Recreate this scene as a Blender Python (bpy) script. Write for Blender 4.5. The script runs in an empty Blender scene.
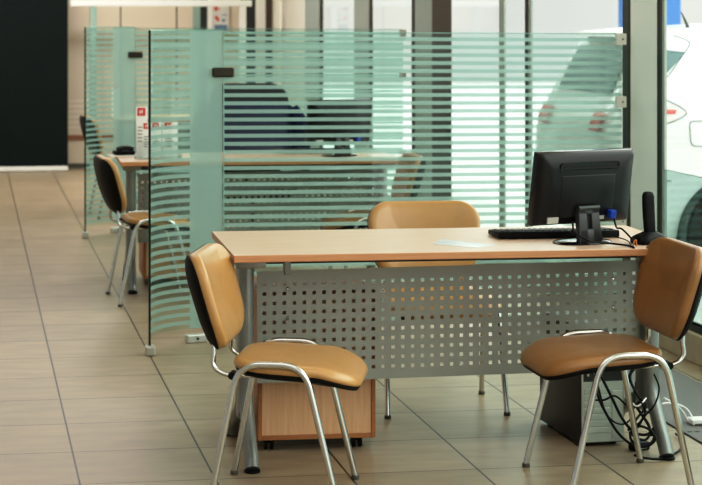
import bpy, bmesh, math, random
from mathutils import Vector, Matrix
random.seed(7)
C = bpy.context.scene.collection
PI = math.pi
H = 1.53                      # eye height
FPX, CX, HY = 1850.0, 260.0, 21.0
TH = math.atan(0.1553)        # yaw of the room
ct, st = math.cos(TH), math.sin(TH)
def W(u, v, z=0): return Vector((u*ct - v*st, u*st + v*ct, z))
def at(px, py, Y): return Vector(((px-CX)/FPX*Y, Y, H-(py-HY)/FPX*Y))
def lin(c): return tuple(((x/255)/12.92 if x/255 <= .04045 else ((x/255+.055)/1.055)**2.4) for x in c)

# ---------------------------------------------------------------- materials
def nodes(name):
    m = bpy.data.materials.new(name); m.use_nodes = True
    nt = m.node_tree
    return m, nt, nt.nodes, nt.links, nt.nodes['Principled BSDF']
def mat(name, rgb, rough=.5, metal=0., var=.06, scale=30., spec=.5, coat=0., bump=0., stretch=None, rvar=0.):
    m, nt, N, L, b = nodes(name)
    c = lin(rgb)
    tc = N.new('ShaderNodeTexCoord'); mp = N.new('ShaderNodeMapping')
    L.new(tc.outputs['Object'], mp.inputs['Vector'])
    if stretch: mp.inputs['Scale'].default_value = stretch
    nz = N.new('ShaderNodeTexNoise'); nz.inputs['Scale'].default_value = scale; nz.inputs['Detail'].default_value = 4
    L.new(mp.outputs['Vector'], nz.inputs['Vector'])
    rp = N.new('ShaderNodeValToRGB')
    rp.color_ramp.elements[0].position = .3; rp.color_ramp.elements[1].position = .7
    rp.color_ramp.elements[0].color = (*[x*(1-var) for x in c], 1); rp.color_ramp.elements[1].color = (*[min(1, x*(1+var)) for x in c], 1)
    L.new(nz.outputs['Fac'], rp.inputs['Fac']); L.new(rp.outputs['Color'], b.inputs['Base Color'])
    b.inputs['Roughness'].default_value = rough; b.inputs['Metallic'].default_value = metal
    b.inputs['Specular IOR Level'].default_value = spec
    if coat: b.inputs['Coat Weight'].default_value = coat; b.inputs['Coat Roughness'].default_value = .1
    if bump:
        bp = N.new('ShaderNodeBump'); bp.inputs['Strength'].default_value = bump; bp.inputs['Distance'].default_value = .002
        L.new(nz.outputs['Fac'], bp.inputs['Height']); L.new(bp.outputs['Normal'], b.inputs['Normal'])
    return m
def wood(name, a, bcol, rough, axis='x', scale=6):
    m, nt, N, L, b = nodes(name)
    tc = N.new('ShaderNodeTexCoord'); mp = N.new('ShaderNodeMapping'); L.new(tc.outputs['Object'], mp.inputs['Vector'])
    mp.inputs['Scale'].default_value = {'x': (1, 22, 22), 'z': (22, 22, 1)}[axis]
    nz = N.new('ShaderNodeTexNoise'); nz.inputs['Scale'].default_value = scale; nz.inputs['Detail'].default_value = 6; nz.inputs['Roughness'].default_value = .6
    L.new(mp.outputs['Vector'], nz.inputs['Vector'])
    rp = N.new('ShaderNodeValToRGB'); rp.color_ramp.elements[0].position = .35; rp.color_ramp.elements[1].position = .65
    rp.color_ramp.elements[0].color = (*lin(a), 1); rp.color_ramp.elements[1].color = (*lin(bcol), 1)
    L.new(nz.outputs['Fac'], rp.inputs['Fac']); L.new(rp.outputs['Color'], b.inputs['Base Color'])
    b.inputs['Roughness'].default_value = rough
    return m
def glass_mat(name, tint, refl=.05, rcol=(.9, 1, .97)):
    m = bpy.data.materials.new(name); m.use_nodes = True; nt = m.node_tree; N = nt.nodes; L = nt.links
    N.remove(N['Principled BSDF']); out = N['Material Output']
    t = N.new('ShaderNodeBsdfTransparent'); g = N.new('ShaderNodeBsdfGlossy'); g.inputs['Roughness'].default_value = .03
    g.inputs['Color'].default_value = (*rcol, 1)
    nz = N.new('ShaderNodeTexNoise'); nz.inputs['Scale'].default_value = 2
    mx = N.new('ShaderNodeMixRGB'); mx.inputs['Fac'].default_value = .5
    mx.inputs['Color1'].default_value = (*tint, 1); mx.inputs['Color2'].default_value = (*[x*.97 for x in tint], 1)
    L.new(nz.outputs['Fac'], mx.inputs['Fac']); L.new(mx.outputs['Color'], t.inputs['Color'])
    fr = N.new('ShaderNodeLayerWeight'); fr.inputs['Blend'].default_value = .5
    pw = N.new('ShaderNodeMath'); pw.operation = 'POWER'; pw.inputs[1].default_value = 5.; L.new(fr.outputs['Facing'], pw.inputs[0])
    ml = N.new('ShaderNodeMath'); ml.operation = 'MULTIPLY_ADD'; ml.inputs[1].default_value = .9; ml.inputs[2].default_value = refl
    L.new(pw.outputs[0], ml.inputs[0])
    ms = N.new('ShaderNodeMixShader'); L.new(ml.outputs[0], ms.inputs['Fac']); L.new(t.outputs[0], ms.inputs[1]); L.new(g.outputs[0], ms.inputs[2])
    L.new(ms.outputs[0], out.inputs['Surface'])
    return m
def frost_mat(name, col, trans=.22):
    m = bpy.data.materials.new(name); m.use_nodes = True; nt = m.node_tree; N = nt.nodes; L = nt.links
    N.remove(N['Principled BSDF']); out = N['Material Output']
    t = N.new('ShaderNodeBsdfTransparent'); t.inputs['Color'].default_value = (.72, .9, .86, 1)
    d = N.new('ShaderNodeBsdfDiffuse'); tl = N.new('ShaderNodeBsdfTranslucent')
    nz = N.new('ShaderNodeTexNoise'); nz.inputs['Scale'].default_value = 3
    mx = N.new('ShaderNodeMixRGB'); mx.inputs['Color1'].default_value = (*[x*.96 for x in col], 1); mx.inputs['Color2'].default_value = (*col, 1)
    L.new(nz.outputs['Fac'], mx.inputs['Fac'])
    L.new(mx.outputs['Color'], d.inputs['Color']); L.new(mx.outputs['Color'], tl.inputs['Color'])
    a = N.new('ShaderNodeMixShader'); a.inputs['Fac'].default_value = .5; L.new(d.outputs[0], a.inputs[1]); L.new(tl.outputs[0], a.inputs[2])
    b = N.new('ShaderNodeMixShader'); b.inputs['Fac'].default_value = trans; L.new(a.outputs[0], b.inputs[1]); L.new(t.outputs[0], b.inputs[2])
    g = N.new('ShaderNodeBsdfGlossy'); g.inputs['Roughness'].default_value = .25
    e = N.new('ShaderNodeMixShader'); e.inputs['Fac'].default_value = .04; L.new(b.outputs[0], e.inputs[1]); L.new(g.outputs[0], e.inputs[2])
    L.new(e.outputs[0], out.inputs['Surface'])
    return m

def floor_material():
    m, nt, N, L, b = nodes('floor_tiles')
    tc = N.new('ShaderNodeTexCoord'); sp = N.new('ShaderNodeSeparateXYZ'); L.new(tc.outputs['Object'], sp.inputs[0])
    def math_(op, a, bb=None, c=None):
        n = N.new('ShaderNodeMath'); n.operation = op
        for i, x in enumerate((a, bb, c)):
            if x is None: continue
            if isinstance(x, (int, float)): n.inputs[i].default_value = x
            else: L.new(x, n.inputs[i])
        return n.outputs[0]
    def joint(o, off, pitch, half):
        t = math_('DIVIDE', math_('SUBTRACT', o, off), pitch)
        fr = math_('FRACT', t); d = math_('MULTIPLY', math_('MINIMUM', fr, math_('SUBTRACT', 1., fr)), pitch)
        return math_('LESS_THAN', d, half), math_('FLOOR', t)
    ju, iu = joint(sp.outputs[0], .350, .451, .0034)
    jv, iv = joint(sp.outputs[1], 7.517, .463, .0030)
    cb = N.new('ShaderNodeCombineXYZ'); L.new(iu, cb.inputs[0]); L.new(iv, cb.inputs[1])
    wn = N.new('ShaderNodeTexWhiteNoise'); wn.noise_dimensions = '3D'; L.new(cb.outputs[0], wn.inputs['Vector'])
    mp = N.new('ShaderNodeMapping'); L.new(tc.outputs['Object'], mp.inputs['Vector']); mp.inputs['Scale'].default_value = (2.2, 6, 1)
    nz = N.new('ShaderNodeTexNoise'); nz.inputs['Scale'].default_value = 2.2; nz.inputs['Detail'].default_value = 6; L.new(mp.outputs['Vector'], nz.inputs['Vector'])
    rp = N.new('ShaderNodeValToRGB'); rp.color_ramp.elements[0].position = .3; rp.color_ramp.elements[1].position = .72
    rp.color_ramp.elements[0].color = (*lin((150, 133, 109)), 1); rp.color_ramp.elements[1].color = (*lin((172, 156, 132)), 1)
    L.new(nz.outputs['Fac'], rp.inputs['Fac'])
    hv = N.new('ShaderNodeHueSaturation'); L.new(rp.outputs['Color'], hv.inputs['Color'])
    L.new(math_('MULTIPLY_ADD', wn.outputs['Value'], .12, .94), hv.inputs['Value'])
    m1 = N.new('ShaderNodeMixRGB'); L.new(jv, m1.inputs['Fac']); L.new(hv.outputs['Color'], m1.inputs['Color1']); m1.inputs['Color2'].default_value = (*lin((62, 52, 40)), 1)
    m2 = N.new('ShaderNodeMixRGB'); L.new(ju, m2.inputs['Fac']); L.new(m1.outputs['Color'], m2.inputs['Color1']); m2.inputs['Color2'].default_value = (*lin((30, 26, 20)), 1)
    L.new(m2.outputs['Color'], b.inputs['Base Color'])
    L.new(math_('MULTIPLY_ADD', nz.outputs['Fac'], .12, .30), b.inputs['Roughness'])
    b.inputs['Specular IOR Level'].default_value = .32
    return m

M_ = dict(
 floor=floor_material(),
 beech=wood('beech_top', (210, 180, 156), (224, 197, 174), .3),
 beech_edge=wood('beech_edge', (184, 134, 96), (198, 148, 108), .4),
 ped_wood=wood('pedestal_wood', (206, 164, 124), (220, 180, 142), .45, 'z', 4),
 ped_edge=wood('pedestal_edge', (158, 104, 64), (172, 118, 74), .45),
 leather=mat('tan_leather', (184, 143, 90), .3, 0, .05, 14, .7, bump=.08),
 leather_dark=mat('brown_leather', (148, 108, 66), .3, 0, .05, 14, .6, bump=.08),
 black=mat('black_plastic', (14, 15, 15), .5, 0, .1, 40, .2),
 black_gloss=mat('black_gloss_plastic', (13, 13, 14), .12, 0, .1, 20, .5),
 monitor=mat('black_textured_plastic', (20, 21, 22), .36, 0, .1, 60, .35, bump=.03),
 stand_grey=mat('grey_black_plastic', (52, 54, 54), .4, 0, .06, 30),
 darkgap=mat('dark_recess', (8, 8, 9), .7),
 chrome=mat('satin_chrome', (206, 208, 204), .16, 1., .03, 20),
 alu=mat('grey_lacquered_steel', (140, 144, 140), .38, .55, .04, 20),
 alu_dark=mat('dark_grey_steel', (66, 72, 70), .45, .4, .05, 20),
 panel=mat('grey_perforated_steel', (150, 154, 147), .42, .35, .03, 8),
 silver=mat('pale_silver_metal', (196, 200, 192), .35, .5, .04, 20),
 clamp=mat('bronze_clamp', (74, 70, 62), .4, .7, .08, 30),
 white=mat('white_plastic', (250, 250, 246), .4, 0, .02, 20),
 paper=mat('white_paper', (240, 240, 234), .7, 0, .02, 20),
 paper_blue=mat('pale_blue_paper', (214, 222, 224), .25, 0, .02, 20),
 red=mat('red_print', (206, 40, 34), .6, 0, .03, 20),
 blue_conn=mat('blue_connector', (28, 70, 170), .4, 0, .05, 20),
 pc_dark=mat('dark_painted_steel', (52, 50, 47), .38, .3, .08, 12, stretch=(1, 1, 3)),
 pc_rear=mat('galvanised_steel', (196, 206, 196), .4, .4, .05, 20),
 mesh=mat('vent_mesh', (62, 66, 62), .5, .3, .5, 300),
 mat_grey=mat('grey_carpet_mat', (122, 120, 118), .8, 0, .08, 160),
 stitch=mat('dark_seam', (70, 68, 66), .8),
 orange=mat('orange_tie', (190, 120, 60), .5),
 navy=mat('navy_cloth', (16, 28, 62), .85, 0, .15, 60, .2),
 black_cloth=mat('black_cloth', (24, 25, 27), .85, 0, .15, 80, .2),
 clear=glass_mat('clear_teal_glass', (.79, .92, .89), .05),
 window=glass_mat('window_glass', (.93, .97, .96), .04),
 window_low=glass_mat('tinted_lower_glass', (.42, .55, .53), .06),
 acrylic=glass_mat('clear_acrylic', (.93, .95, .95), .08),
 frost=frost_mat('frosted_teal_glass', (.41, .63, .58), .20),
 gedge=mat('dark_green_glass_edge', (14, 44, 40), .15, 0, .1, 20),
 gedge_l=mat('pale_green_glass_edge', (150, 196, 186), .2, 0, .1, 20),
 wall=mat('beige_panel_wall', (214, 200, 180), .6, 0, .02, 2),
 wall_white=mat('cream_white_wall', (236, 232, 220), .6, 0, .02, 2),
 trimw=mat('white_frame', (232, 230, 222), .5, 0, .02, 10),
 brown=mat('dark_brown_frame', (76, 64, 54), .5, 0, .08, 20),
 rail=mat('brown_rail', (150, 104, 76), .5, 0, .08, 20),
 base=mat('dark_skirting', (92, 90, 82), .5, 0, .08, 20),
 board=mat('charcoal_green_board', (26, 34, 33), .8, 0, .05, 4, .12),
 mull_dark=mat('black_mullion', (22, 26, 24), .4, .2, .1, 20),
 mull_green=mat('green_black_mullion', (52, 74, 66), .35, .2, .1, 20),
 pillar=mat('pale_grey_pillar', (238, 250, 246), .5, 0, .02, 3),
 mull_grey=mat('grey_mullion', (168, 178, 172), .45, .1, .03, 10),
 sill=mat('beige_stone_curb', (176, 164, 140), .5, 0, .06, 12),
 sill_dark=mat('grey_window_rail', (120, 130, 122), .4, .3, .05, 12),
 pave=mat('pale_concrete', (226, 226, 218), .85, 0, .05, 1.5),
 car=mat('white_car_paint', (236, 240, 238), .25, 0, .01, 3, .5, .6),
 car_glass=mat('dark_car_glass', (98, 124, 126), .08, 0, .06, 3),
 car_dark=mat('car_seam', (70, 82, 80), .6),
 tyre=mat('tyre_rubber', (40, 42, 42), .8),
 rim=mat('wheel_alloy', (150, 156, 154), .35, .6),
 lamp_red=mat('red_tail_lamp', (216, 96, 88), .15, 0, .05, 10, .5, .5),
 lamp_clear=mat('clear_tail_lamp', (232, 226, 220), .12, 0, .02, 10, .5, .5),
 blue_sign=mat('blue_sign', (58, 124, 206), .5, 0, .03, 3),
 poster=mat('cream_poster', (206, 204, 196), .6, 0, .05, 6),
 poster_blue=mat('poster_blue_print', (112, 134, 160), .6, 0, .05, 6),
 poster_yel=mat('poster_straw_print', (196, 182, 140), .6, 0, .05, 6),
 dark_open=mat('opening_shade', (44, 50, 46), .5, 0, .1, 4),  # dark colour stands in for the shade inside a door opening
 teal_post=mat('teal_glass_post', (150, 172, 160), .2, 0, .05, 4),
)

# ---------------------------------------------------------------- mesh helpers
class MB:
    def __init__(s): s.bm = bmesh.new(); s.mi = 0
    def _tag(s, n0):
        s.bm.faces.ensure_lookup_table()
        for f in s.bm.faces[n0:]: f.material_index = s.mi
    def box(s, x0, x1, y0, y1, z0, z1, bev=0, seg=2, M=None):
        n0 = len(s.bm.faces)
        t = bmesh.new()
        bmesh.ops.create_cube(t, size=1)
        for v in t.verts: v.co = Vector(((x0+x1)/2+v.co.x*(x1-x0), (y0+y1)/2+v.co.y*(y1-y0), (z0+z1)/2+v.co.z*(z1-z0)))
        if bev: bmesh.ops.bevel(t, geom=list(t.edges), offset=bev, segments=seg, affect='EDGES', profile=.5)
        if M: bmesh.ops.transform(t, matrix=M, verts=t.verts)
        s._merge(t); s._tag(n0); return s
    def _merge(s, t):
        mp = {v: s.bm.verts.new(v.co) for v in t.verts}
        for f in t.faces:
            try: s.bm.faces.new([mp[v] for v in f.verts])
            except ValueError: pass
        t.free()
    def loft(s, rings, cap=True, closed=True):
        n0 = len(s.bm.faces)
        R = [[s.bm.verts.new(p) for p in r] for r in rings]
        n = len(R[0])
        for a, b in zip(R, R[1:]):
            for i in range(n if closed else n-1):
                j = (i+1) % n
                s.bm.faces.new((a[i], a[j], b[j], b[i]))
        if cap:
            s.bm.faces.new(list(reversed(R[0]))); s.bm.faces.new(R[-1])
        s._tag(n0); return s
    def tube(s, pts, r, seg=12, r2=None, up=None, radii=None):
        pts = [Vector(p) for p in pts]; r2 = r2 or r
        T = []
        for i in range(len(pts)):
            a = pts[max(i-1, 0)]; b = pts[min(i+1, len(pts)-1)]; T.append((b-a).normalized())
        n = Vector(up) if up else (Vector((0, 0, 1)) if abs(T[0].z) < .9 else Vector((1, 0, 0)))
        rings = []
        for i, (p, t) in enumerate(zip(pts, T)):
            n = (n - t*n.dot(t))
            if n.length < 1e-6: n = t.orthogonal()
            n.normalize(); b = t.cross(n); k = radii[i] if radii else 1
            rings.append([p + n*(r2*k*math.sin(2*PI*q/seg)) + b*(r*k*math.cos(2*PI*q/seg)) for q in range(seg)])
        return s.loft(rings)
    def lathe(s, prof, seg=24, M=None):
        M = M or Matrix()
        return s.loft([[M @ Vector((r*math.cos(2*PI*i/seg), r*math.sin(2*PI*i/seg), z)) for i in range(seg)] for r, z in prof])
    def prism(s, poly, d0, d1, M=None):   # poly in local xy, extruded in z
        M = M or Matrix()
        return s.loft([[M @ Vector((x, y, d0)) for x, y in poly], [M @ Vector((x, y, d1)) for x, y in poly]])
    def quad(s, *p):
        n0 = len(s.bm.faces); s.bm.faces.new([s.bm.verts.new(Vector(q)) for q in p]); s._tag(n0); return s
    def deform(s, fn):
        for v in s.bm.verts: v.co = Vector(fn(v.co))
        return s
    def build(s, name, mats, parent=None, smooth=None, loc=None, rz=0):
        bm = s.bm
        bmesh.ops.recalc_face_normals(bm, faces=bm.faces)
        me = bpy.data.meshes.new(name); bm.to_mesh(me); bm.free()
        if not isinstance(mats, (list, tuple)): mats = [mats]
        for m in mats: me.materials.append(m)
        if smooth is not None:
            me.polygons.foreach_set('use_smooth', [True]*len(me.polygons))
            if smooth < 180: me.set_sharp_from_angle(angle=math.radians(smooth))
        o = bpy.data.objects.new(name, me); C.objects.link(o)
        if parent: o.parent = parent
        if loc is not None: o.location = loc
        o.rotation_euler.z = rz
        return o
def fillet(pts, r, n=6):
    pts = [Vector(p) for p in pts]; out = [pts[0]]
    for a, b, c in zip(pts, pts[1:], pts[2:]):
        d1 = (a-b); d2 = (c-b); rr = min(r, d1.length*.49, d2.length*.49)
        p1 = b + d1.normalized()*rr; p2 = b + d2.normalized()*rr
        for i in range(n+1):
            t = i/n; out.append(p1*(1-t)**2 + b*2*t*(1-t) + p2*t*t)
    out.append(pts[-1]); return out
def smoothp(pts, n=8):
    pts = [Vector(p) for p in pts]; P = [pts[0]]+pts+[pts[-1]]; out = []
    for i in range(1, len(P)-2):
        for k in range(n):
            t = k/n; a, b, c, d = P[i-1:i+3]
            out.append(.5*((2*b)+(c-a)*t+(2*a-5*b+4*c-d)*t*t+(3*b-a-3*c+d)*t**3))
    out.append(pts[-1]); return out
def rrect(w, h, r, n=8, taper=0.):
    out = []
    for cx, cy, a0 in ((w/2-r, h/2-r, 0), (-w/2+r, h/2-r, 90), (-w/2+r, -h/2+r, 180), (w/2-r, -h/2+r, 270)):
        for i in range(n+1):
            a = math.radians(a0+90*i/n); x, y = cx+r*math.cos(a), cy+r*math.sin(a)
            out.append((x*(1+taper*y/(h/2)), y))
    return out
def pad(b, w, h, r, prof, taper=0., n=8):
    """rounded cushion: prof = [(inset, z)], closed by a fan"""
    rings = []
    for ins, z in prof:
        ins = min(ins, min(w, h)/2-.004); rr = max(r-ins, .3*min(w-2*ins, h-2*ins)*.5, .003)
        rr = min(rr, min(w-2*ins, h-2*ins)/2-.0005)
        rings.append([Vector((x, y, z)) for x, y in rrect(w-2*ins, h-2*ins, rr, n, taper)])
    return b.loft(rings)
def thing(name, label, cat, loc=(0, 0, 0), rz=0, group=None):
    o = bpy.data.objects.new(name, None); C.objects.link(o); o.empty_display_size = .05
    o.location = loc; o.rotation_euler.z = rz; tag(o, label, cat, group); return o
def tag(o, label, cat, group=None):
    o['label'] = label; o['category'] = cat
    if group: o['group'] = group
    return o
def struct(o): o['kind'] = 'structure'; return o
def kids(o): return [c for c in bpy.data.objects if c.parent == o]
def dup(root, loc, rz=None, label=None, group=None):
    def rec(o, par):
        c = o.copy(); C.objects.link(c)
        if par: c.parent = par
        for k in kids(o): rec(k, c)
        return c
    ch = rec(root, None); ch.location = loc
    if rz is not None: ch.rotation_euler.z = rz
    if label: ch['label'] = label
    if group: ch['group'] = group
    elif 'group' in ch and group == '': del ch['group']
    return ch

# ================================================================ SETTING
UW = 3.215       # window wall plane (room frame)
VB = 19.3        # back wall plane
def vat(px, u=UW):
    p = (px-CX)/FPX; Y = u/(ct*p+st); return Y*(ct-st*p)
def uat(px, v=VB):
    p = (px-CX)/FPX; Y = v/(ct-st*p); return Y*(ct*p+st)
def sbox(name, u0, u1, v0, v1, z0, z1, m, bev=0):
    o = MB().box(u0, u1, v0, v1, z0, z1, bev).build(name, m); o.rotation_euler.z = TH; return struct(o)
f = MB().box(-4.6, UW+.12, 1.5, VB+.1, -.06, 0).build('floor', M_['floor']); f.rotation_euler.z = TH; struct(f)
f = MB().box(UW+.12, UW+30, -6, 45, -.12, -.04).build('pavement_outside', M_['pave']); f.rotation_euler.z = TH; struct(f)
sbox('wall_back', -4.6, UW+.1, VB, VB+.1, 0, 3.2, M_['wall'])
sbox('ceiling', -4.6, UW+.12, 1.5, VB+.1, 3.2, 3.3, M_['wall_white'])
# wall back dressing
sbox('baseboard_back', -4.6, UW-.02, VB-.02, VB, 0, .05, M_['base'])
sbox('trim_1', -4.6, uat(200), VB-.015, VB, .295, .345, M_['rail'])
for i, px in enumerate((176, 120)):
    sbox('trim_%d' % (i+2), uat(px), uat(px)+.012, VB-.006, VB, .345, 3.0, M_['base'])
# slatted lower zone lines
for i in range(6):
    z = .42+.055*i; sbox('trim_%d' % (i+4), -4.6, uat(200), VB-.006, VB, z, z+.008, M_['wall_white'])
sbox('trim_10', uat(68), uat(245), VB-.5, VB-.4, 1.68, 1.745, M_['trimw'], .006)       # white lintel of the frame
sbox('trim_11', uat(233), uat(239.5), VB-.49, VB-.41, 0, 1.68, M_['trimw'], .004)
sbox('trim_12', uat(87), uat(93.5), VB-.49, VB-.41, 0, 1.68, M_['teal_post'], .004)
sbox('trim_13', uat(193), uat(200), VB-.03, VB, 0, 3, M_['teal_post'])
sbox('trim_14', uat(200), uat(207), VB-.03, VB, 0, 3, M_['dark_open'])
sbox('trim_15', uat(207), uat(212), VB-.03, VB, 0, 3, M_['trimw'])
sbox('trim_16', uat(240.5), uat(255), VB-.03, VB, 0, 3, M_['dark_open'])  # flat dark strip painted as the shaded door opening
sbox('trim_17', uat(255), uat(265), VB-.04, VB, 0, 3, M_['trimw'])
sbox('trim_18', uat(265), uat(271.5), VB-.05, VB, 0, 3, M_['brown'])
sbox('trim_19', uat(271.5), UW, VB-.03, VB, 0, 3, M_['wall_white'])
# window wall: uprights (visible pixel span -> v span), inner face flush
nt_ = 20
def upright(p0, p1, m, proj=.0, z0=0., z1=3.0, back=.012):
    global nt_
    a, b = vat(p1), vat(p0)
    o = sbox('trim_%d' % nt_, UW-proj, UW+back, a, b, z0, z1, m); nt_ += 1; return o
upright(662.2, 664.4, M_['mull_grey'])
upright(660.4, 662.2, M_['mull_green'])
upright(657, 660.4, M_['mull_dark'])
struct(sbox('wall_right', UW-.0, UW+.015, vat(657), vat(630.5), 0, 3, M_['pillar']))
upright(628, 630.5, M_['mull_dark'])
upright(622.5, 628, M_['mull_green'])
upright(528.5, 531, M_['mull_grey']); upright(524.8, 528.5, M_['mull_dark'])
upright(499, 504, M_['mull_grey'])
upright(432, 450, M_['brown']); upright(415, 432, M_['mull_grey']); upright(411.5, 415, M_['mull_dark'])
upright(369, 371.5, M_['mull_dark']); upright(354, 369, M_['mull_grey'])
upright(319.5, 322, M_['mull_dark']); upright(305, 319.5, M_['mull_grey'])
upright(281, 305, M_['wall_white'])
vend = VB
# curb and rails
sbox('baseboard_right', UW-.03, UW+.12, 4.0, VB-.02, 0, .13, M_['sill'], .004)
nw = 1
def pane(p0, p1, z0, z1, m='window'):
    global nw
    a, b = vat(p1) if p1 else 4.0, vat(p0)
    o = MB().quad((UW+.005, a, z0), (UW+.005, b, z0), (UW+.005, b, z1), (UW+.005, a, z1)).build('window_%d' % nw, M_[m]); o.rotation_euler.z = TH; struct(o); nw += 1
    r = MB().box(UW-.004, UW+.02, a, b, .13, .165).build('window_frame', M_['sill_dark'], o)
    return o
pane(664.4, None, .832, 3.0); pane(664.4, None, .165, .832, 'window_low')
sbox('trim_%d' % nt_, UW-.002, UW+.012, 4.0, vat(664.4), .830, .834, M_['mull_grey']); nt_ += 1
pane(531, 622.5, .165, 3); pane(504, 524.8, .165, 3); pane(450, 499, .165, 3)
pane(371.5, 411.5, .165, 3); pane(322, 354, .165, 3)

# mat by the window
mt = MB().box(2.607, 3.03, 5.2, 9.2, 0, .006, .002)
mt.mi = 1
for k in range(14): mt.box(2.62+.029*k, 2.62+.029*k+.018, 6.53, 6.545, .0045, .0068)
mt = mt.build('floor_mat', [M_['mat_grey'], M_['stitch']]); mt.rotation_euler.z = TH
tag(mt, 'long grey mat lying on the floor beside the right window curb', 'mat')

# dark display board at far left
bp_ = W(uat(-60, 18.9), 18.9)
wb = uat(68, 18.9)-uat(-60, 18.9)
t = thing('display_board', 'tall charcoal board with silver bottom rail standing at far left', 'board', bp_, TH)
MB().box(0, wb, 0, .05, .05, 2.6, .004).build('board_panel', M_['board'], t)
MB().box(-.0, wb, -.02, .07, .008, .055, .006).build('bottom_rail', M_['trimw'], t)
MB().box(.1, wb-.22, -.012, .05, 0, .012).build('foot', M_['base'], t)

# poster on back wall
pl, pr = uat(212.5, VB-.03), uat(229, VB-.03)
t = thing('wall_poster', 'cream poster with red marks hung on the far wall beside the white post', 'poster', W(pl, VB-.034, 1.28), TH)
w = pr-pl
MB().box(0, w, -.006, 0, 0, .44).build('sheet', M_['poster'], t)
MB().box(.02, w-.02, -.008, -.006, .15, .21).build('blue_band', M_['poster_blue'], t)
MB().box(0, w, -.0075, -.006, 0, .13).build('straw_band', M_['poster_yel'], t)
for (a, b, c, d) in ((.025, .055, .27, .3), (.045, .07, .25, .275), (.02, .05, .36, .40), (.06, .075, .37, .385)): MB().box(a, b, -.009, -.006, c, d, .003).build('red_mark', M_['red'], t)
for (a, b, c, d) in ((.10, .13, .24, .27), (.1, .15, .31, .32)): MB().box(a, b, -.009, -.006, c, d, .002).build('blue_mark', M_['poster_blue'], t)

# ================================================================ GLASS PARTITIONS
def bands(z0, z1):
    """z levels with frosted flag: pitch .0388, stripe .0186"""
    out = []; z = z1-.022; out.append((z, z1, 0))
    while z-.0186 > z0+.02:
        out.append((z-.0186, z, 1)); out.append((max(z-.0388, z0), z-.0186, 0)); z -= .0388
    return out
def make_partition():
    R = .32
    t = thing('glass_partition', 'near teal striped glass partition with curved end behind the front desk', 'partition', W(.80, 8.447), TH, None)
    arc = [(R-R*math.cos(a), R*math.sin(a), a) for a in [math.radians(90*i/30) for i in range(31)]] + [(.345, R, 2), (.38, R, 2)]
    b = MB()
    zt = lambda x: 1.488-.012*min(1, x/.38)*.6
    sp = [p for p in arc]
    lim = math.radians(72.7)
    for z0, z1, fz in bands(.035, 1.485):
        for (x0, y0, a0), (x1, y1, a1) in zip(sp, sp[1:]):
            b.mi = 1 if (fz or (a0+a1)/2 > lim) else 0
            b.quad((x0, y0, z0), (x1, y1, z0), (x1, y1, z1), (x0, y0, z1))
    bmesh.ops.remove_doubles(b.bm, verts=b.bm.verts, dist=.0004)
    b.build('curved_pane', [M_['clear'], M_['frost']], t, 180)
    e = MB().box(-.005, .005, -.006, .004, .035, 1.487)
    e.build('glass_edge', M_['gedge'], t)
    MB().tube([(x, y, 1.486) for x, y, a in arc[1:]], .003, 6).build('top_edge', M_['gedge_l'], t)
    s = MB(); x0, x1 = .386, 2.372
    for z0, z1, fz in bands(.035, 1.478):
        s.mi = fz; s.quad((x0, R, z0), (x1, R, z0), (x1, R, z1), (x0, R, z1))
    s.deform(lambda p: (p.x, p.y, p.z-.005*(p.x-x0)))
    s.build('straight_pane', [M_['clear'], M_['frost']], t)
    MB().box(x0-.003, x0+.002, R-.005, R+.005, .035, 1.478).build('glass_edge', M_['gedge_l'], t)
    MB().box(x0, x1, R-.005, R+.005, 1.475, 1.479).deform(lambda p: (p.x, p.y, p.z-.005*(p.x-x0))).build('top_edge', M_['gedge_l'], t)
    MB().box(.33, .435, R-.022, R+.022, 1.262, 1.307, .008).build('clamp', M_['clamp'], t)
    MB().box(-.02, .025, -.03, .03, 0, .045, .006).build('foot', M_['silver'], t)
    fb = MB().box(-.05, .05, -.02, .02, 0, .04, .006).deform(lambda p: (p.x*math.cos(.28)-p.y*math.sin(.28)+.25, p.x*math.sin(.28)+p.y*math.cos(.28)+.307, p.z)).build('foot', M_['silver'], t)
    MB().lathe([(.006, 0), (.006, .004)], 12, Matrix.Translation((.257, .287, .02)) @ Matrix.Rotation(PI/2, 4, 'X')).build('screw', M_['darkgap'], fb)
    for z in (1.44, 1.13, .54):
        c = MB().box(x1-.03, x1+.02, R-.016, R+.016, z-.028, z+.028, .003).build('wall_clip', M_['white'], t)
        MB().lathe([(.004, 0), (.004, .003)], 10, Matrix.Translation((x1, R-.016, z)) @ Matrix.Rotation(PI/2, 4, 'X')).build('screw', M_['darkgap'], c)
    return t
part1 = make_partition()
part2 = dup(part1, W(.783, 13.075), TH, 'far teal striped glass partition with curved end behind the second desk')

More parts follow.
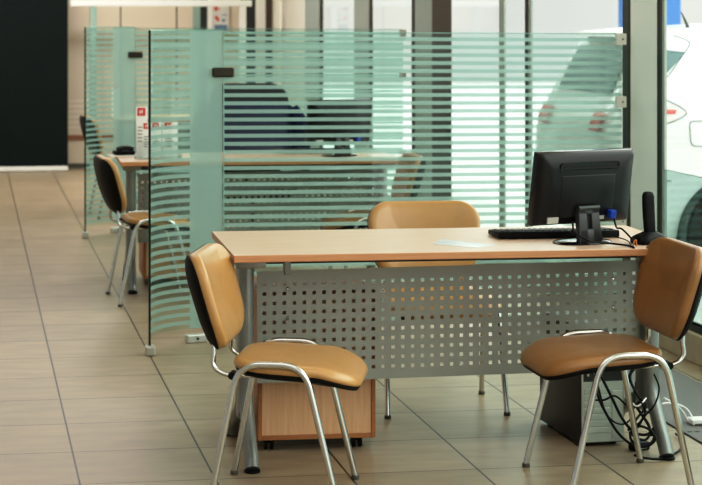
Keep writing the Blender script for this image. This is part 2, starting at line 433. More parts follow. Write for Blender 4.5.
# ================================================================ DESK
DA = math.atan(.13)
def make_desk(label, loc):
    t = thing('office_desk', label, 'desk', loc, DA)
    Wd, D, zt = 1.6, .72, .745
    d = MB().box(0, Wd, 0, D, zt-.025, zt, .003)
    d.bm.faces.ensure_lookup_table()
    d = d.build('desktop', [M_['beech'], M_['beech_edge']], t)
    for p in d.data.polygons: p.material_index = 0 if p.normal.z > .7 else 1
    for k, x in enumerate((.07, 1.53)):
        l = MB()
        l.tube([(x, .235, .17), (x, .235, .69)], .027, 16)
        l.box(x-.024, x+.02, .25, .34, .14, .69, .004)
        l.box(x-.05, x+.05, .08, .6, .69, .7195, .003)
        l.tube(smoothp([(x, .235, .30), (x, .225, .205), (x, .165, .12), (x, .105, .055), (x, .072, .011)], 6), .025, 14)
        l.tube(smoothp([(x, .33, .22), (x, .36, .17), (x, .46, .12), (x, .58, .07), (x, .635, .012)], 6), .026, 14)
        l = l.build('leg', [M_['alu']], t, 40)
        for y in (.073, .637): MB().lathe([(.024, 0), (.028, .002), (.028, .008), (.024, .010)], 16, Matrix.Translation((x, y, 0))).build('foot_pad', M_['black'], l, 40)
    MB().box(.1, 1.5, .30, .34, .675, .7195, .003).build('cross_beam', M_['alu_dark'], t)
    # perforated modesty panel: real square holes
    pb = MB(); x0, x1, z0, z1 = .112, 1.515, .262, .654
    nx, nz, px, hole = 40, 10, .03525, .0125
    ox = x0+.0265; oz = z1-.047-.0335*9
    xs = [x0]; zs = [z0]
    for i in range(nx): xs += [ox+px*i-hole/2, ox+px*i+hole/2]
    for i in range(nz): zs += [oz+.0335*i-hole/2, oz+.0335*i+hole/2]
    xs.append(x1); zs.append(z1)
    V = {}
    def vv(i, j, y):
        if (i, j, y) not in V: V[i, j, y] = pb.bm.verts.new((xs[i], y, zs[j]))
        return V[i, j, y]
    ya, yb = .270, .2715
    for i in range(len(xs)-1):
        for j in range(len(zs)-1):
            if i % 2 and j % 2:
                q = [(i, j), (i+1, j), (i+1, j+1), (i, j+1)]
                for (a, b) in zip(q, q[1:]+q[:1]): pb.bm.faces.new((vv(*a, ya), vv(*b, ya), vv(*b, yb), vv(*a, yb)))
                continue
            pb.bm.faces.new((vv(i, j, ya), vv(i+1, j, ya), vv(i+1, j+1, ya), vv(i, j+1, ya)))
            pb.bm.faces.new((vv(i, j, yb), vv(i, j+1, yb), vv(i+1, j+1, yb), vv(i+1, j, yb)))
    for v in pb.bm.verts: v.co.z += .017*(v.co.x-x0)/(x1-x0)
    me = bpy.data.meshes.new('modesty_panel'); pb.bm.to_mesh(me); me.materials.append(M_['panel'])
    p = bpy.data.objects.new('modesty_panel', me); C.objects.link(p); p.parent = t
    for x in (.220, 1.40):
        for z in (.590, .488): MB().lathe([(.0065, 0), (.0065, .003), (.003, .006)], 10, Matrix.Translation((x, .2705, z+.017*(x-.112)/1.4)) @ Matrix.Rotation(PI/2, 4, 'X')).build('bolt', M_['chrome'], p, 40)
    for x in (.220,): MB().box(x-.011, x+.011, .262, .310, .64, .70, .002).build('bracket', M_['alu'], t)
    return t
D1 = Vector((-.087, 6.19, 0))
D2 = Vector((-.775, 10.30, 0)); D3 = Vector((-1.16, 14.75, 0))
desk1 = make_desk('front beech desk with grey perforated panel and black monitor on top', D1)
dup(desk1, D2, DA, 'second beech desk seen behind the near striped glass partition')
dup(desk1, D3, DA, 'farthest beech desk seen through the far glass partition')
def L(u, v, z=0, o=D1): return o + Vector((u*math.cos(DA)-v*math.sin(DA), u*math.sin(DA)+v*math.cos(DA), z))

# pedestal drawer units
def make_pedestal(label, o):
    t = thing('drawer_pedestal', label, 'drawer unit', L(.126, .352, 0, o), DA)
    w, d, z0, z1 = .424, .42, .042, .57
    b = MB().box(.014, w-.014, .006, d, z0+.016, z1-.016)
    b.build('back_panel', M_['ped_wood'], t)
    e = MB().box(0, .015, 0, d, z0, z1, .002).box(w-.015, w, 0, d, z0, z1, .002).box(.015, w-.015, 0, d, z0, z0+.017, .002).box(.015, w-.015, 0, d, z1-.017, z1, .002)
    e.build('carcass', M_['ped_edge'], t)
    zz = z0+.02
    for k, h in enumerate((.24, .12, .12)):
        dr = MB().box(.004, w-.004, d, d+.018, zz, zz+h, .002).build('drawer', M_['ped_wood'], t)
        MB().tube(fillet([(w/2-.06, d+.016, zz+h*.6), (w/2-.06, d+.04, zz+h*.6), (w/2+.06, d+.04, zz+h*.6), (w/2+.06, d+.016, zz+h*.6)], .01), .005, 8).build('handle', M_['chrome'], dr, 60)
        zz += h+.008
    for x in (.045, w-.06):
        for y in (.05, d-.05):
            c = MB()
            for s in (-1, 1): c.lathe([(.019, -.006), (.021, -.003), (.021, .003), (.019, .006)], 16, Matrix.Translation((x+s*.011, y, .021)) @ Matrix.Rotation(PI/2, 4, 'Y'))
            c.box(x-.012, x+.012, y-.012, y+.012, .025, .044, .003)
            c.build('caster', M_['black'], t, 40)
    return t
ped = make_pedestal('beech drawer pedestal on black casters under the front desk', D1)
dup(ped, L(.15, .352, 0, D2), DA, 'beech drawer pedestal under the second desk behind the glass')

# ================================================================ CHAIRS
def make_chair(label, cat='chair', leather='leather'):
    t = thing('visitor_chair', label, cat)
    # seat (local: forward +X)
    def seatdef(p):
        x, y, z = p.y, -p.x, p.z           # pad's local y -> forward
        q = x/.215
        z += .427 - .060*max(0, q-.05)**2 + .012*max(0, -q-.2) - .008*(1-(y/.22)**2)*max(0, 1-abs(q))
        return (x+.056, y, z-.004)
    s = MB(); pad(s, .445, .41, .125, [(.014, -.002), (.002, .006), (0, .014), (.004, .024), (.014, .031), (.035, .035), (.075, .037), (.13, .037), (.18, .036), (.212, .036)], .03, 10)
    s.deform(seatdef).build('seat', M_[leather], t, 180)
    s = MB(); pad(s, .435, .40, .12, [(.03, -.018), (.006, -.012), (.0, .0), (.002, .006)], .03, 10)
    s.deform(seatdef).build('seat_shell', M_['black'], t, 50)
    # backrest
    lean = math.radians(18)
    def backdef(p):
        x, y, z = p.x, p.y, p.z
        # x across, y up along the back, z thickness toward front
        z = z + .045*(x/.22)**2 - .012*math.cos(y/.2*PI/2)
        fx = z*math.cos(lean) - y*math.sin(lean); fz = y*math.cos(lean)+z*math.sin(lean)
        return (-.256+fx, x, .630+fz)
    b = MB(); pad(b, .455, .315, .105, [(.012, -.002), (.001, .006), (0, .018), (.004, .032), (.014, .040), (.035, .044), (.07, .046), (.11, .047), (.145, .047), (.16, .047)], .07, 10)
    b.deform(backdef).build('backrest', M_[leather], t, 180)
    b = MB(); pad(b, .457, .317, .105, [(.15, -.020), (.09, -.021), (.045, -.019), (.014, -.012), (.001, -.003), (0, .002), (.004, .006)], .07, 10)
    b.deform(backdef)
    sh = b.build('back_shell', M_['black'], t, 50)
    # frame
    for sgn in (-1, 1):
        y = sgn*.222
        l = MB().tube(fillet([(-.205, sgn*.235, .012), (-.115, y, .458), (.095, y, .458), (.205, sgn*.235, .012)], .075, 8), .0108, 12, .0108, up=(1, 0, 0))
        fr = l.build('side_frame', M_['chrome'], t, 60)
        for fx in (-.205, .205): MB().lathe([(.0118, 0), (.0135, .003), (.0128, .014)], 12, Matrix.Translation((fx, sgn*.235, 0))).build('foot_cap', M_['base'], fr, 60)
        for fx in (-.135, .118):
            MB().lathe([(.012, -.02), (.012, .02)], 12, Matrix.Translation((fx, sgn*.200, .42)) @ Matrix.Rotation(PI/2, 4, 'X')).build('spacer', M_['black'], fr, 40)
        MB().tube(fillet([(.12, sgn*.17, .412), (-.165, sgn*.165, .412), (-.207, sgn*.16, .435), (-.200, sgn*.152, .495), (-.218, sgn*.145, .552)], .06, 8), .0075, 12, .011, up=(0, 1, 0)).build('back_support', M_['chrome'], t, 60)
    for fx in (-.12, .10): MB().tube([(fx, -.215, .412), (fx, .215, .412)], .009, 10).build('cross_bar', M_['chrome'], t, 60)
    return t
def R(d): return math.radians(d)
c1 = make_chair('tan leather chair at left end of the front desk facing right'); c1.location = (.079, 5.98, 0); c1.rotation_euler.z = R(-9)
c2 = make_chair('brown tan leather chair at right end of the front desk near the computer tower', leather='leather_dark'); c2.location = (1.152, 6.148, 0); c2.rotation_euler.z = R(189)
dup(c1, (.70, 7.35, 0), R(-83), 'tan leather chair standing behind the front desk, only its backrest above the desktop')
dup(c1, (-.60, 10.18, 0), R(12.7), 'tan leather chair with black back shell at left end of the second desk')
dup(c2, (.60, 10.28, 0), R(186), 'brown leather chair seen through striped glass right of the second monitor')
dup(c1, (-1.10, 14.55, 0), R(14), 'tan chair with black back at left of the farthest desk')

# ================================================================ COMPUTER THINGS
ZT = .745
def make_monitor(label, loc, rz):
    """local: back of the screen faces -Y"""
    t = thing('computer_monitor', label, 'monitor', loc, rz)
    tilt = Matrix.Translation((0, .0, .197)) @ Matrix.Rotation(R(9), 4, 'X')
    w, h = .425, .262
    def tf(b): return b.deform(lambda p: tilt @ p)
    b = MB().box(-w/2, w/2, -.006, .022, -h/2, h/2, .004)
    tf(b).build('bezel', M_['black_gloss'], t, 40)
    s = MB().box(-w/2+.012, w/2-.012, .0215, .0228, -h/2+.014, h/2-.012)
    tf(s).build('screen', M_['darkgap'], t)
    # bulged back
    r = []
    for ins, y in ((.001, -.004), (.004, -.016), (.014, -.026), (.05, -.032), (.055, -.033)):
        r.append([Vector((x, y, z)) for x, z in rrect(w-2*ins, h-2*ins, .012, 4)])
    bb = MB().loft(r); tf(bb)
    back = bb.build('back_cover', M_['monitor'], t, 40)
    lowb = MB().box(-.12, .12, -.0345, -.026, -h/2+.03, .052, .004, 3); tf(lowb).build('cover_bulge', M_['monitor'], t, 40)
    g = MB().loft([[Vector((x, y, z+.083)) for x, z in rrect(.262-2*i, .03-2*i, .013-i, 5)] for i, y in ((0, -.030), (0, -.036), (.003, -.036), (.005, -.0325))])
    tf(g).build('vent_groove', M_['black_gloss'], t, 40)
    g = MB().box(-.12, .12, -.034, -.0325, .079, .086); tf(g).build('vent_slot', M_['darkgap'], t)
    lb = MB().box(-.165, -.118, -.034, -.028, -.118, -.096); tf(lb).build('sticker', M_['silver'], t)
    lb = MB().box(.055, .085, -.034, -.028, -.112, -.094); tf(lb).build('sticker', M_['silver'], t)
    vg = MB().box(.098, .124, -.055, -.03, -.108, -.078, .003); tf(vg).build('video_plug', M_['blue_conn'], t)
    # stand
    st_ = MB()
    pts = [(-.058, .0), (.058, .0), (.042, .148), (-.042, .148)]
    hole = [(-.014, .05), (.014, .05), (.014, .10), (-.014, .10)]
    Mx = Matrix.Translation((0, -.046, .008)) @ Matrix.Rotation(R(90-8), 4, 'X')
    st_.box(-.05, -.010, -.054, -.030, .006, .128, .004).box(.010, .05, -.054, -.030, .006, .128, .004)
    st_.box(-.05, .05, -.054, -.030, .006, .052, .004).box(-.05, .05, -.054, -.030, .104, .128, .004)
    st_.deform(lambda p: (p.x*(1-.9*max(0, p.z-.02)), p.y+.02*p.z/.16, p.z))
    st_ = st_.build('stand', M_['stand_grey'], t, 40)
    hg = MB().tube([(-.046, -.036, .126), (.046, -.036, .126)], .009, 12); hg.build('hinge', M_['alu_dark'], t, 60)
    MB().box(-.012, .012, -.036, -.030, .052, .104).build('hinge_recess', M_['darkgap'], t)
    ba = MB().lathe([(.112, 0), (.114, .003), (.108, .007), (.08, .011), (.03, .014)], 40, Matrix.Diagonal((1, .74, 1, 1)))
    ba.build('base', M_['black_gloss'], t, 50)
    return t
MR = R(29)
m1p = L(1.265, .205, ZT)
mon = make_monitor('black flat monitor seen from behind on the front desk', m1p, MR)
dup(mon, L(1.285, .30, ZT, D2), MR, 'black monitor seen from behind through the striped glass on the second desk')

def make_keyboard(label, loc, rz):
    t = thing('keyboard', label, 'keyboard', loc, rz)
    b = MB().box(0, .45, 0, .155, .002, .02, .005); b.deform(lambda p: (p.x, p.y, p.z+.008*(1-p.y/.155) if p.z > .01 else p.z)).build('case', M_['black'], t, 40)
    k = MB()
    for r in range(5):
        for c in range(20):
            if c == 14: continue
            x = .012+.0213*c; y = .018+.0235*r
            k.box(x, x+.0175, y, y+.018, .018, .031-.0015*r, .003, 1)
    k.build('keys', M_['monitor'], t, 40)
    for x in (.04, .39): MB().box(x, x+.03, .01, .022, 0, .003, .0005).build('foot', M_['darkgap'], t)
    return t
kb = make_keyboard('black keyboard lying on the front desk beside the monitor', Vector((.858, 6.64, ZT)), R(8))
dup(kb, Vector((.10, 10.92, ZT)), R(7), 'black keyboard on the second desk behind the glass')

# sheet on the desk
b = MB(); n = 10
pc = [Vector((.608, 6.51)), Vector((.735, 6.405)), Vector((.832, 6.46)), Vector((.66, 6.66))]
V = [[None]*(n+1) for _ in range(n+1)]
for i in range(n+1):
    for j in range(n+1):
        a, c = i/n, j/n
        p = pc[0]*(1-a)*(1-c)+pc[1]*a*(1-c)+pc[2]*a*c+pc[3]*(1-a)*c
        V[i][j] = b.bm.verts.new((p.x, p.y, ZT+.0006+.004*math.sin(PI*a)*math.sin(PI*c)))
for i in range(n):
    for j in range(n): b.bm.faces.new((V[i][j], V[i+1][j], V[i+1][j+1], V[i][j+1]))
tag(b.build('paper_sheet', M_['paper_blue'], None, 180), 'pale blue white sheet of paper on the front desk left of the keyboard', 'paper')

# cordless phone
pp = Vector((1.376, 6.53, ZT)); PR = R(20)
t = thing('phone_charger', 'black cordless phone charging base on the right end of the front desk', 'phone charger', pp, PR)
b = MB().loft([[Vector((x, y, z)) for x, y in rrect(.125-2*i, .10-2*i, .03-i*.4, 6)] for i, z in ((.003, 0), (0, .004), (0, .016), (.006, .024), (.022, .034), (.035, .042), (.038, .036))])
b.build('base', M_['black'], t, 50)
b = MB().box(-.03, .03, -.052, -.048, .006, .016, .002).build('front_strip', M_['alu_dark'], t)
t = thing('phone_handset', 'slim black cordless handset standing upright in its charging base', 'phone', pp+Vector((0, 0, .037)), PR)
b = MB().loft([[Vector((x, y+.004*math.sin(z*16)+z*.06, z)) for x, y in rrect(w_, d_, min(w_, d_)*.45, 5)] for z, w_, d_ in ((0, .036, .022), (.004, .042, .026), (.05, .044, .026), (.10, .045, .027), (.13, .044, .026), (.142, .034, .022), (.145, .018, .014))])
b.build('handset_body', M_['black'], t, 60)
b = MB().box(-.014, .014, .018, .022, .08, .115, .001).build('display', M_['darkgap'], t)

# desk cables
def cable(pts, r, label, name='cable', m='black', group=None, n=8, cat='cable', seg=8):
    o = MB().tube(smoothp(pts, n), r, seg).build(name, M_[m], None, 180); tag(o, label, cat, group); return o
tl = Matrix.Translation(m1p) @ Matrix.Rotation(MR, 4, 'Z') @ Matrix.Translation((0, 0, .197)) @ Matrix.Rotation(R(9), 4, 'X')
va = tl @ Vector((.111, -.058, -.106)); vb = tl @ Vector((-.068, -.05, -.108))
cable([va, va+Vector((.006, -.02, -.03)), at(622, 229, 6.46), at(631, 238, 6.5), at(636, 244.5, 6.43)], .0035, 'black video cable hanging from the blue plug of the front monitor')
cable([vb, vb+Vector((.0, -.015, -.04)), at(572, 231, 6.40), at(590, 241, 6.40), at(612, 243.5, 6.44), at(630, 246, 6.42), at(634, 248, 6.38)], .0035, 'black power cable curving from the front monitor in front of its stand')
cable([at(604, 236, 6.62), at(618, 237.5, 6.60), at(628, 241, 6.53), at(631, 246, 6.40)], .0022, 'thin black wire on the front desk between keyboard and phone base')
b = MB().tube(smoothp([at(633, 246.5, 6.41), at(634, 242, 6.41), at(636, 240, 6.41), at(636.5, 246, 6.41)], 6), .0025, 8)
tag(b.build('cable_tie', M_['orange'], None, 60), 'small orange tie round the cables beside the phone base', 'cable tie')

# computer tower (rear toward the camera)
ta = math.atan2(.0765, .371)
t = thing('computer_tower', 'dark desktop computer tower on the floor under the right end of the front desk', 'computer', (1.150, 6.637, 0), ta)
w, d, h = .168, .42, .43
MB().box(0, w, .004, d, .012, h, .004).build('case', M_['pc_dark'], t, 40)
MB().box(.004, w-.004, -.002, .006, .016, h-.004, .002).build('rear_plate', M_['pc_rear'], t)
sl = MB()
for k in range(7): sl.box(.012, .112, -.005, -.001, .05+.0235*k, .05+.0235*k+.019, .0015, 1)
sl.build('slot_covers', M_['pc_rear'], t)
MB().box(.118, .156, -.006, -.001, .03, .20, .002).build('side_bracket', M_['pc_rear'], t)
MB().lathe([(.042, 0), (.042, .003)], 30, Matrix.Translation((.112, -.001, .285)) @ Matrix.Rotation(PI/2, 4, 'X')).build('fan_grille', M_['mesh'], t)
MB().box(.085, .16, -.0035, -.001, .235, .33).build('vent_mesh', M_['mesh'], t)
MB().box(.010, .075, -.003, -.001, .235, .38).build('port_plate', M_['alu_dark'], t)
for (x, z, m, hh) in ((.02, .30, 'blue_conn', .03), (.045, .29, 'chrome', .014), (.045, .262, 'chrome', .016), (.02, .255, 'chrome', .02)):
    MB().box(x, x+.018, -.009, -.002, z, z+hh, .001).build('port', M_[m], t)
MB().box(.01, .158, -.004, -.001, .345, .425, .002).build('power_supply', M_['pc_rear'], t)
for x in (.02, w-.04):
    for y in (.03, d-.05): MB().box(x, x+.02, y, y+.02, 0, .013, .002).build('foot', M_['black'], t)

# cable tangle by the right desk leg
G = 'black cables tangled under the right end of the front desk'
tang = [
 ([at(596, 372, 6.60), at(598, 395, 6.56), at(607, 415, 6.50), at(620, 435, 6.46), at(636, 446, 6.44), at(652, 442, 6.5), at(655, 428, 6.55)], .005, 'black cable looping from the tower rear down to the floor by the desk leg'),
 ([at(600, 374, 6.60), at(612, 398, 6.55), at(622, 418, 6.5), at(634, 432, 6.48), at(648, 434, 6.5), at(656, 422, 6.55), at(650, 410, 6.58)], .005, 'black cable running diagonally across the tower rear to the tangle'),
 ([at(594, 400, 6.61), at(604, 400, 6.56), at(615, 396, 6.55), at(626, 405, 6.52)], .0035, 'short thin black cable crossing the middle of the tower rear'),
 ([at(596, 376, 6.61), at(604, 408, 6.57), at(613, 421, 6.55), at(624, 424, 6.53), at(634, 416, 6.52)], .003, 'thin black cable sagging low across the tower slots'),
 ([at(633, 368, 6.60), at(628, 382, 6.56), at(632, 398, 6.54), at(640, 412, 6.52), at(648, 424, 6.50), at(652, 436, 6.48)], .0055, 'thick black cable dropping from under the desktop left of the leg'),
 ([at(636, 366, 6.62), at(630, 378, 6.56), at(638, 396, 6.53), at(646, 406, 6.51), at(636, 420, 6.48), at(632, 434, 6.46), at(645, 440, 6.46), at(652, 430, 6.5)], .0045, 'black cable coiled in a loop beside the right desk leg'),
 ([at(654, 374, 6.44), at(659, 388, 6.44), at(655, 404, 6.46), at(645, 416, 6.48), at(638, 428, 6.48)], .003, 'thin black cable arching in front of the right desk leg'),
 ([at(634, 455, 6.42), at(645, 458, 6.42), at(662, 458.5, 6.44), at(680, 450, 6.56), at(683, 440, 6.70), at(676, 434, 6.80)], .0045, 'black cable lying on the floor round the right desk foot'),
 ([at(628, 430, 6.50), at(638, 426, 6.48), at(650, 430, 6.47), at(655, 440, 6.46), at(644, 447, 6.45), at(632, 441, 6.46), at(630, 432, 6.5)], .0045, 'black cable ring at the bottom of the tangle'),
 ([at(632, 410, 6.52), at(640, 402, 6.5), at(645, 412, 6.5), at(638, 424, 6.49), at(630, 418, 6.5)], .004, 'small black cable loop in the middle of the tangle'),
]
for pts, r, lab in tang:
    pts = [Vector((p.x, p.y, max(p.z, r+.001))) for p in pts]
    cable(pts, r, lab, group=G)
cable([at(628, 398, 6.52), at(636, 406, 6.50), at(642, 403, 6.50), at(646, 398, 6.52)], .003, 'short white cable in the tangle left of the right desk leg', m='white')
# power adapters in the tangle
t = thing('power_adapter', 'small silver black power adapter lying in the cable tangle', 'adapter', (1.352, 6.60, 0), R(30))
MB().box(-.035, .035, -.02, .02, 0, .03, .006).build('adapter_body', M_['black'], t, 40); MB().box(-.02, .02, -.021, -.0195, .008, .022).build('sticker', M_['silver'], t)
# white box on the mat
bx = Vector((1.672, 7.0, .0065))
t = thing('socket_box', 'small white socket box on the grey mat at the right', 'socket', bx, TH)
MB().box(-.05, .07, -.035, .035, 0, .022, .006).build('box_body', M_['white'], t, 40); MB().box(-.042, .062, -.0355, -.034, .002, .008).build('base_gap', M_['base'], t)
for k, (pts, lab) in enumerate((
 ([at(662, 404, 6.92), at(668, 403, 6.94), at(676, 405, 6.96), at(683, 412, 6.98), at(688, 421, 6.985)], 'white cable arching from the desk leg to the socket box, left one'),
 ([at(664, 398, 6.98), at(674, 403, 7.0), at(684, 407, 7.02), at(690, 413, 7.02), at(693.5, 421, 7.0)], 'white cable arching from the desk leg to the socket box, right one'))):
    cable([Vector((p.x, p.y, max(p.z, .012))) for p in pts], .0035, lab, m='white', group='white cables beside the socket box')
# ================================================================ SECOND CUBICLE EXTRAS
def make_leaflet(label, loc, rz, w, h, lean=.14, redw=.7):
    t = thing('leaflet', label, 'leaflet', loc, rz)
    q = lambda b: b.deform(lambda p: (p.x, p.y+p.z*lean, p.z))
    q(MB().box(0, w, 0, .004, 0, h)).build('sheet', M_['paper'], t)
    r = MB().box(w*.12, w*.12+w*redw, -.002, .0005, h*.82, h*.98)
    r.mi = 1; r.box(w*.3, w*.38, -.003, -.001, h*.85, h*.94).box(w*.5, w*.58, -.003, -.001, h*.86, h*.95).box(w*.3, w*.6, -.003, -.001, h*.895, h*.91)
    q(r).build('red_mark', [M_['red'], M_['paper']], t)
    ln = MB()
    for k in range(5): ln.box(w*.15, w*(.6+.05*(k % 3)), -.0012, .0005, h*(.3+.07*k), h*(.3+.07*k)+.006)
    q(ln).build('text_lines', M_['alu'], t)
    return t
LG = 'leaflets standing on the second desk'
lz = ZT+.006
def deskpt(px, Y): return Vector(((px-CX)/FPX*Y, Y, 0))
l1 = make_leaflet('tallest white leaflet with large red square standing on the second desk', deskpt(136, 10.62)+Vector((0, 0, lz)), R(4), .066, .285, .10)
l2 = make_leaflet('short white leaflet with small red square in front of the tallest leaflet', deskpt(142.5, 10.54)+Vector((0, 0, lz)), R(4), .05, .20, .10, .5)
l3 = make_leaflet('white leaflet seen through the curved glass, left one on the second desk', deskpt(151, 10.58)+Vector((0, 0, lz)), R(4), .062, .20, .10, .6)
l4 = make_leaflet('white leaflet seen through the curved glass, right one on the second desk', deskpt(162.5, 10.58)+Vector((0, 0, lz)), R(4), .088, .20, .10, .5)
t = thing('leaflet_stand', 'clear acrylic leaflet stand on the second desk holding white leaflets', 'leaflet stand', deskpt(140, 10.50)+Vector((0, 0, ZT)), R(4))
MB().box(-.03, .24, -.02, .20, 0, .005, .001).build('base', M_['acrylic'], t)
MB().box(-.03, .24, -.02, -.017, .005, .10).build('front_plate', M_['acrylic'], t)
MB().box(-.03, .24, .155, .158, .005, .20).build('back_plate', M_['acrylic'], t)
dup(l1, deskpt(112, 15.1)+Vector((0, 0, ZT)), R(4), 'white leaflet with red square seen through the far glass on the farthest desk')
t = thing('desk_phone', 'black desk phone on a white pad at left end of the second desk', 'phone', deskpt(124, 10.80)+Vector((0, 0, ZT)), R(15))
MB().box(-.06, .06, -.05, .06, .004, .03, .01).build('phone_body', M_['black'], t, 40)
MB().tube(smoothp([(-.05, -.03, .035), (-.02, -.03, .045), (.02, -.03, .045), (.05, -.03, .035)], 5), .014, 10).build('receiver', M_['black_gloss'], t, 60)
MB().box(-.09, .07, -.09, .06, 0, .004).build('pad', M_['paper'], t)
b = MB().box(-.1, .1, -.06, .06, 0, .004, .0005)
tag(b.build('paper_stack', M_['paper'], None, None, Vector((.735, 10.78, ZT)), R(10)), 'white papers at the right end of the second desk beside the monitor', 'paper')

# office chair with navy jacket behind second desk
oc = Vector((-.05, 11.95, 0))
t = thing('office_chair', 'black high backed office chair behind the second desk', 'chair', oc, DA)
b = MB(); pad(b, .50, .60, .12, [(.03, -.03), (.004, -.015), (0, 0), (.006, .02), (.03, .034), (.1, .04), (.2, .04)], .08)
b.deform(lambda p: (p.x, .20+.08*(p.y/.3)*.6 - p.z+.05*(p.x/.25)**2*-1, .82+p.y)).build('backrest', M_['black_cloth'], t, 180)
b = MB(); pad(b, .50, .48, .12, [(.03, -.04), (.004, -.02), (0, 0), (.01, .02), (.05, .03), (.2, .03)], 0)
b.deform(lambda p: (p.x, p.y-.03, .44+p.z)).build('seat', M_['black_cloth'], t, 180)
MB().tube([(0, -.0, .09), (0, 0, .42)], .03, 14).build('column', M_['black'], t, 60)
MB().tube(fillet([(0, -.1, .40), (0, .24, .40), (0, .26, .7)], .08), .02, 10, .03).build('back_bar', M_['black'], t, 60)
for k in range(5):
    a = R(72*k+18); l_ = MB().tube([(0, 0, .10), (.15*math.cos(a), .15*math.sin(a), .09), (.28*math.cos(a), .28*math.sin(a), .065)], .022, 10, radii=[1.2, 1, .7]).build('leg', M_['black'], t, 60)
    MB().lathe([(.022, -.018), (.026, -.01), (.026, .01), (.022, .018)], 14, Matrix.Translation((.28*math.cos(a), .28*math.sin(a), .027)) @ Matrix.Rotation(a, 4, 'Z') @ Matrix.Rotation(PI/2, 4, 'X')).build('caster', M_['black'], l_, 40)
b = MB(); rings = []
for z, w_, d_ in ((.60, .30, .085), (.70, .31, .085), (.82, .32, .085), (.90, .325, .085), (.95, .31, .08), (.985, .26, .07), (1.005, .18, .05)):
    rings.append([Vector((w_*math.copysign(abs(math.cos(a))**.7, math.cos(a))*(1+.02*math.sin(9*a+z*20)), .16+.09*(z-.8)+d_*1.15*math.sin(a)*(1+.05*math.sin(7*a)), z)) for a in [2*PI*i/48 for i in range(48)]])
t = thing('navy_jacket', 'navy blue jacket draped over the office chair behind the striped glass', 'jacket', oc, DA)
b.loft(rings).build('jacket_body', M_['navy'], t, 180)
for s in (-1, 1):
    MB().tube(smoothp([(s*.27, .14, .95), (s*.33, .12, .85), (s*.34, .10, .70), (s*.335, .08, .56)], 6), .055, 12).build('sleeve', M_['navy'], t, 180)

# ================================================================ OUTSIDE
# white hatchback, rear toward the window; local x from rear bumper to front
stn = [ # x, zbot, zbelt, hbelt, ztop, htop
 (0.00, .42, .66, .62, .76, .52), (.03, .32, .82, .74, .94, .60), (.09, .26, .93, .80, 1.06, .64), (.18, .23, .98, .83, 1.25, .645),
 (.30, .22, 1.0, .845, 1.44, .635), (.42, .21, 1.0, .85, 1.505, .63), (.60, .20, .99, .855, 1.525, .635), (1.1, .20, .97, .86, 1.545, .645), (1.7, .20, .95, .86, 1.54, .64),
 (2.2, .20, .94, .86, 1.49, .62), (2.6, .20, .93, .855, 1.26, .64), (3.0, .20, .92, .85, .99, .68), (3.5, .20, .84, .83, .90, .66), (3.85, .24, .72, .76, .80, .60), (3.98, .34, .60, .62, .66, .48)]
def cr(vals, t):
    i = min(int(t), len(vals)-2); f_ = t-i
    a, b_, c_, d_ = vals[max(i-1, 0)], vals[i], vals[i+1], vals[min(i+2, len(vals)-1)]
    return .5*((2*b_)+(c_-a)*f_+(2*a-5*b_+4*c_-d_)*f_*f_+(3*b_-a-3*c_+d_)*f_**3)
def station(t): return [cr([s[k] for s in stn], t) for k in range(6)]
def half_ring(t, n=4):
    x, zb, zl, hl, zt_, ht = station(t)
    key = [(0, zb), (hl*.80, zb), (hl*.95, zb+.07), (hl*.995, zb+.22), (hl, .5*(zl+zb)+.06), (hl*.985, zl), (hl*.985*.3+ht*.7+.02, zl*.3+zt_*.7), (ht, zt_-.035), (ht*.86, zt_), (0, zt_+.015)]
    out = []
    for i in range(len(key)-1):
        for k in range(n):
            out.append((cr([q[0] for q in key], i+k/n), cr([q[1] for q in key], i+k/n)))
    out.append(key[-1]); return x, out
def side_y(x, z):
    lo, hi = 0, len(stn)-1.001
    for _ in range(30):
        m_ = (lo+hi)/2
        if station(m_)[0] < x: lo = m_
        else: hi = m_
    _, r = half_ring(lo)
    best = .8
    for (y0, z0), (y1, z1) in zip(r[4:], r[5:]):
        if min(z0, z1) <= z <= max(z0, z1) and abs(z1-z0) > 1e-6: best = y0+(y1-y0)*(z-z0)/(z1-z0)
    return best
CAR0 = Vector((2.05, 10.75, -.04)); 
t = thing('white_car', 'white hatchback car parked outside the right window', 'car', CAR0 + Vector((-st*.86, ct*.86, 0)), TH)
rings = []
for i in range(57):
    x, r = half_ring(i*(len(stn)-1.0001)/56)
    rings.append([Vector((x, -y, z)) for y, z in r] + [Vector((x, y, z)) for y, z in reversed(r[1:-1])])
b = MB().loft(rings); b.build('body', M_['car'], t, 60)
def side_patch(poly, name, m, off=.004, n=10, side=-1):
    """poly = 4 corners in (x,z), bilinear onto the body side"""
    bb = MB(); G_ = []
    for i in range(n+1):
        row = []
        for j in range(n+1):
            a, c = i/n, j/n
            x = poly[0][0]*(1-a)*(1-c)+poly[1][0]*a*(1-c)+poly[2][0]*a*c+poly[3][0]*(1-a)*c
            z = poly[0][1]*(1-a)*(1-c)+poly[1][1]*a*(1-c)+poly[2][1]*a*c+poly[3][1]*(1-a)*c
            row.append(bb.bm.verts.new((x, side*(side_y(x, z)+off), z)))
        G_.append(row)
    for i in range(n):
        for j in range(n): bb.bm.faces.new((G_[i][j], G_[i+1][j], G_[i+1][j+1], G_[i][j+1]))
    return bb.build(name, m, t, 180)
side_patch([(.26, 1.16), (.38, 1.27), (.505, 1.386), (.34, 1.405)], 'quarter_window', M_['car_glass'])
side_patch([(1.0, 1.03), (1.75, 1.0), (1.70, 1.42), (1.05, 1.43)], 'side_window', M_['car_glass'])
side_patch([(1.82, 1.0), (2.55, .98), (2.2, 1.38), (1.78, 1.42)], 'side_window', M_['car_glass'])
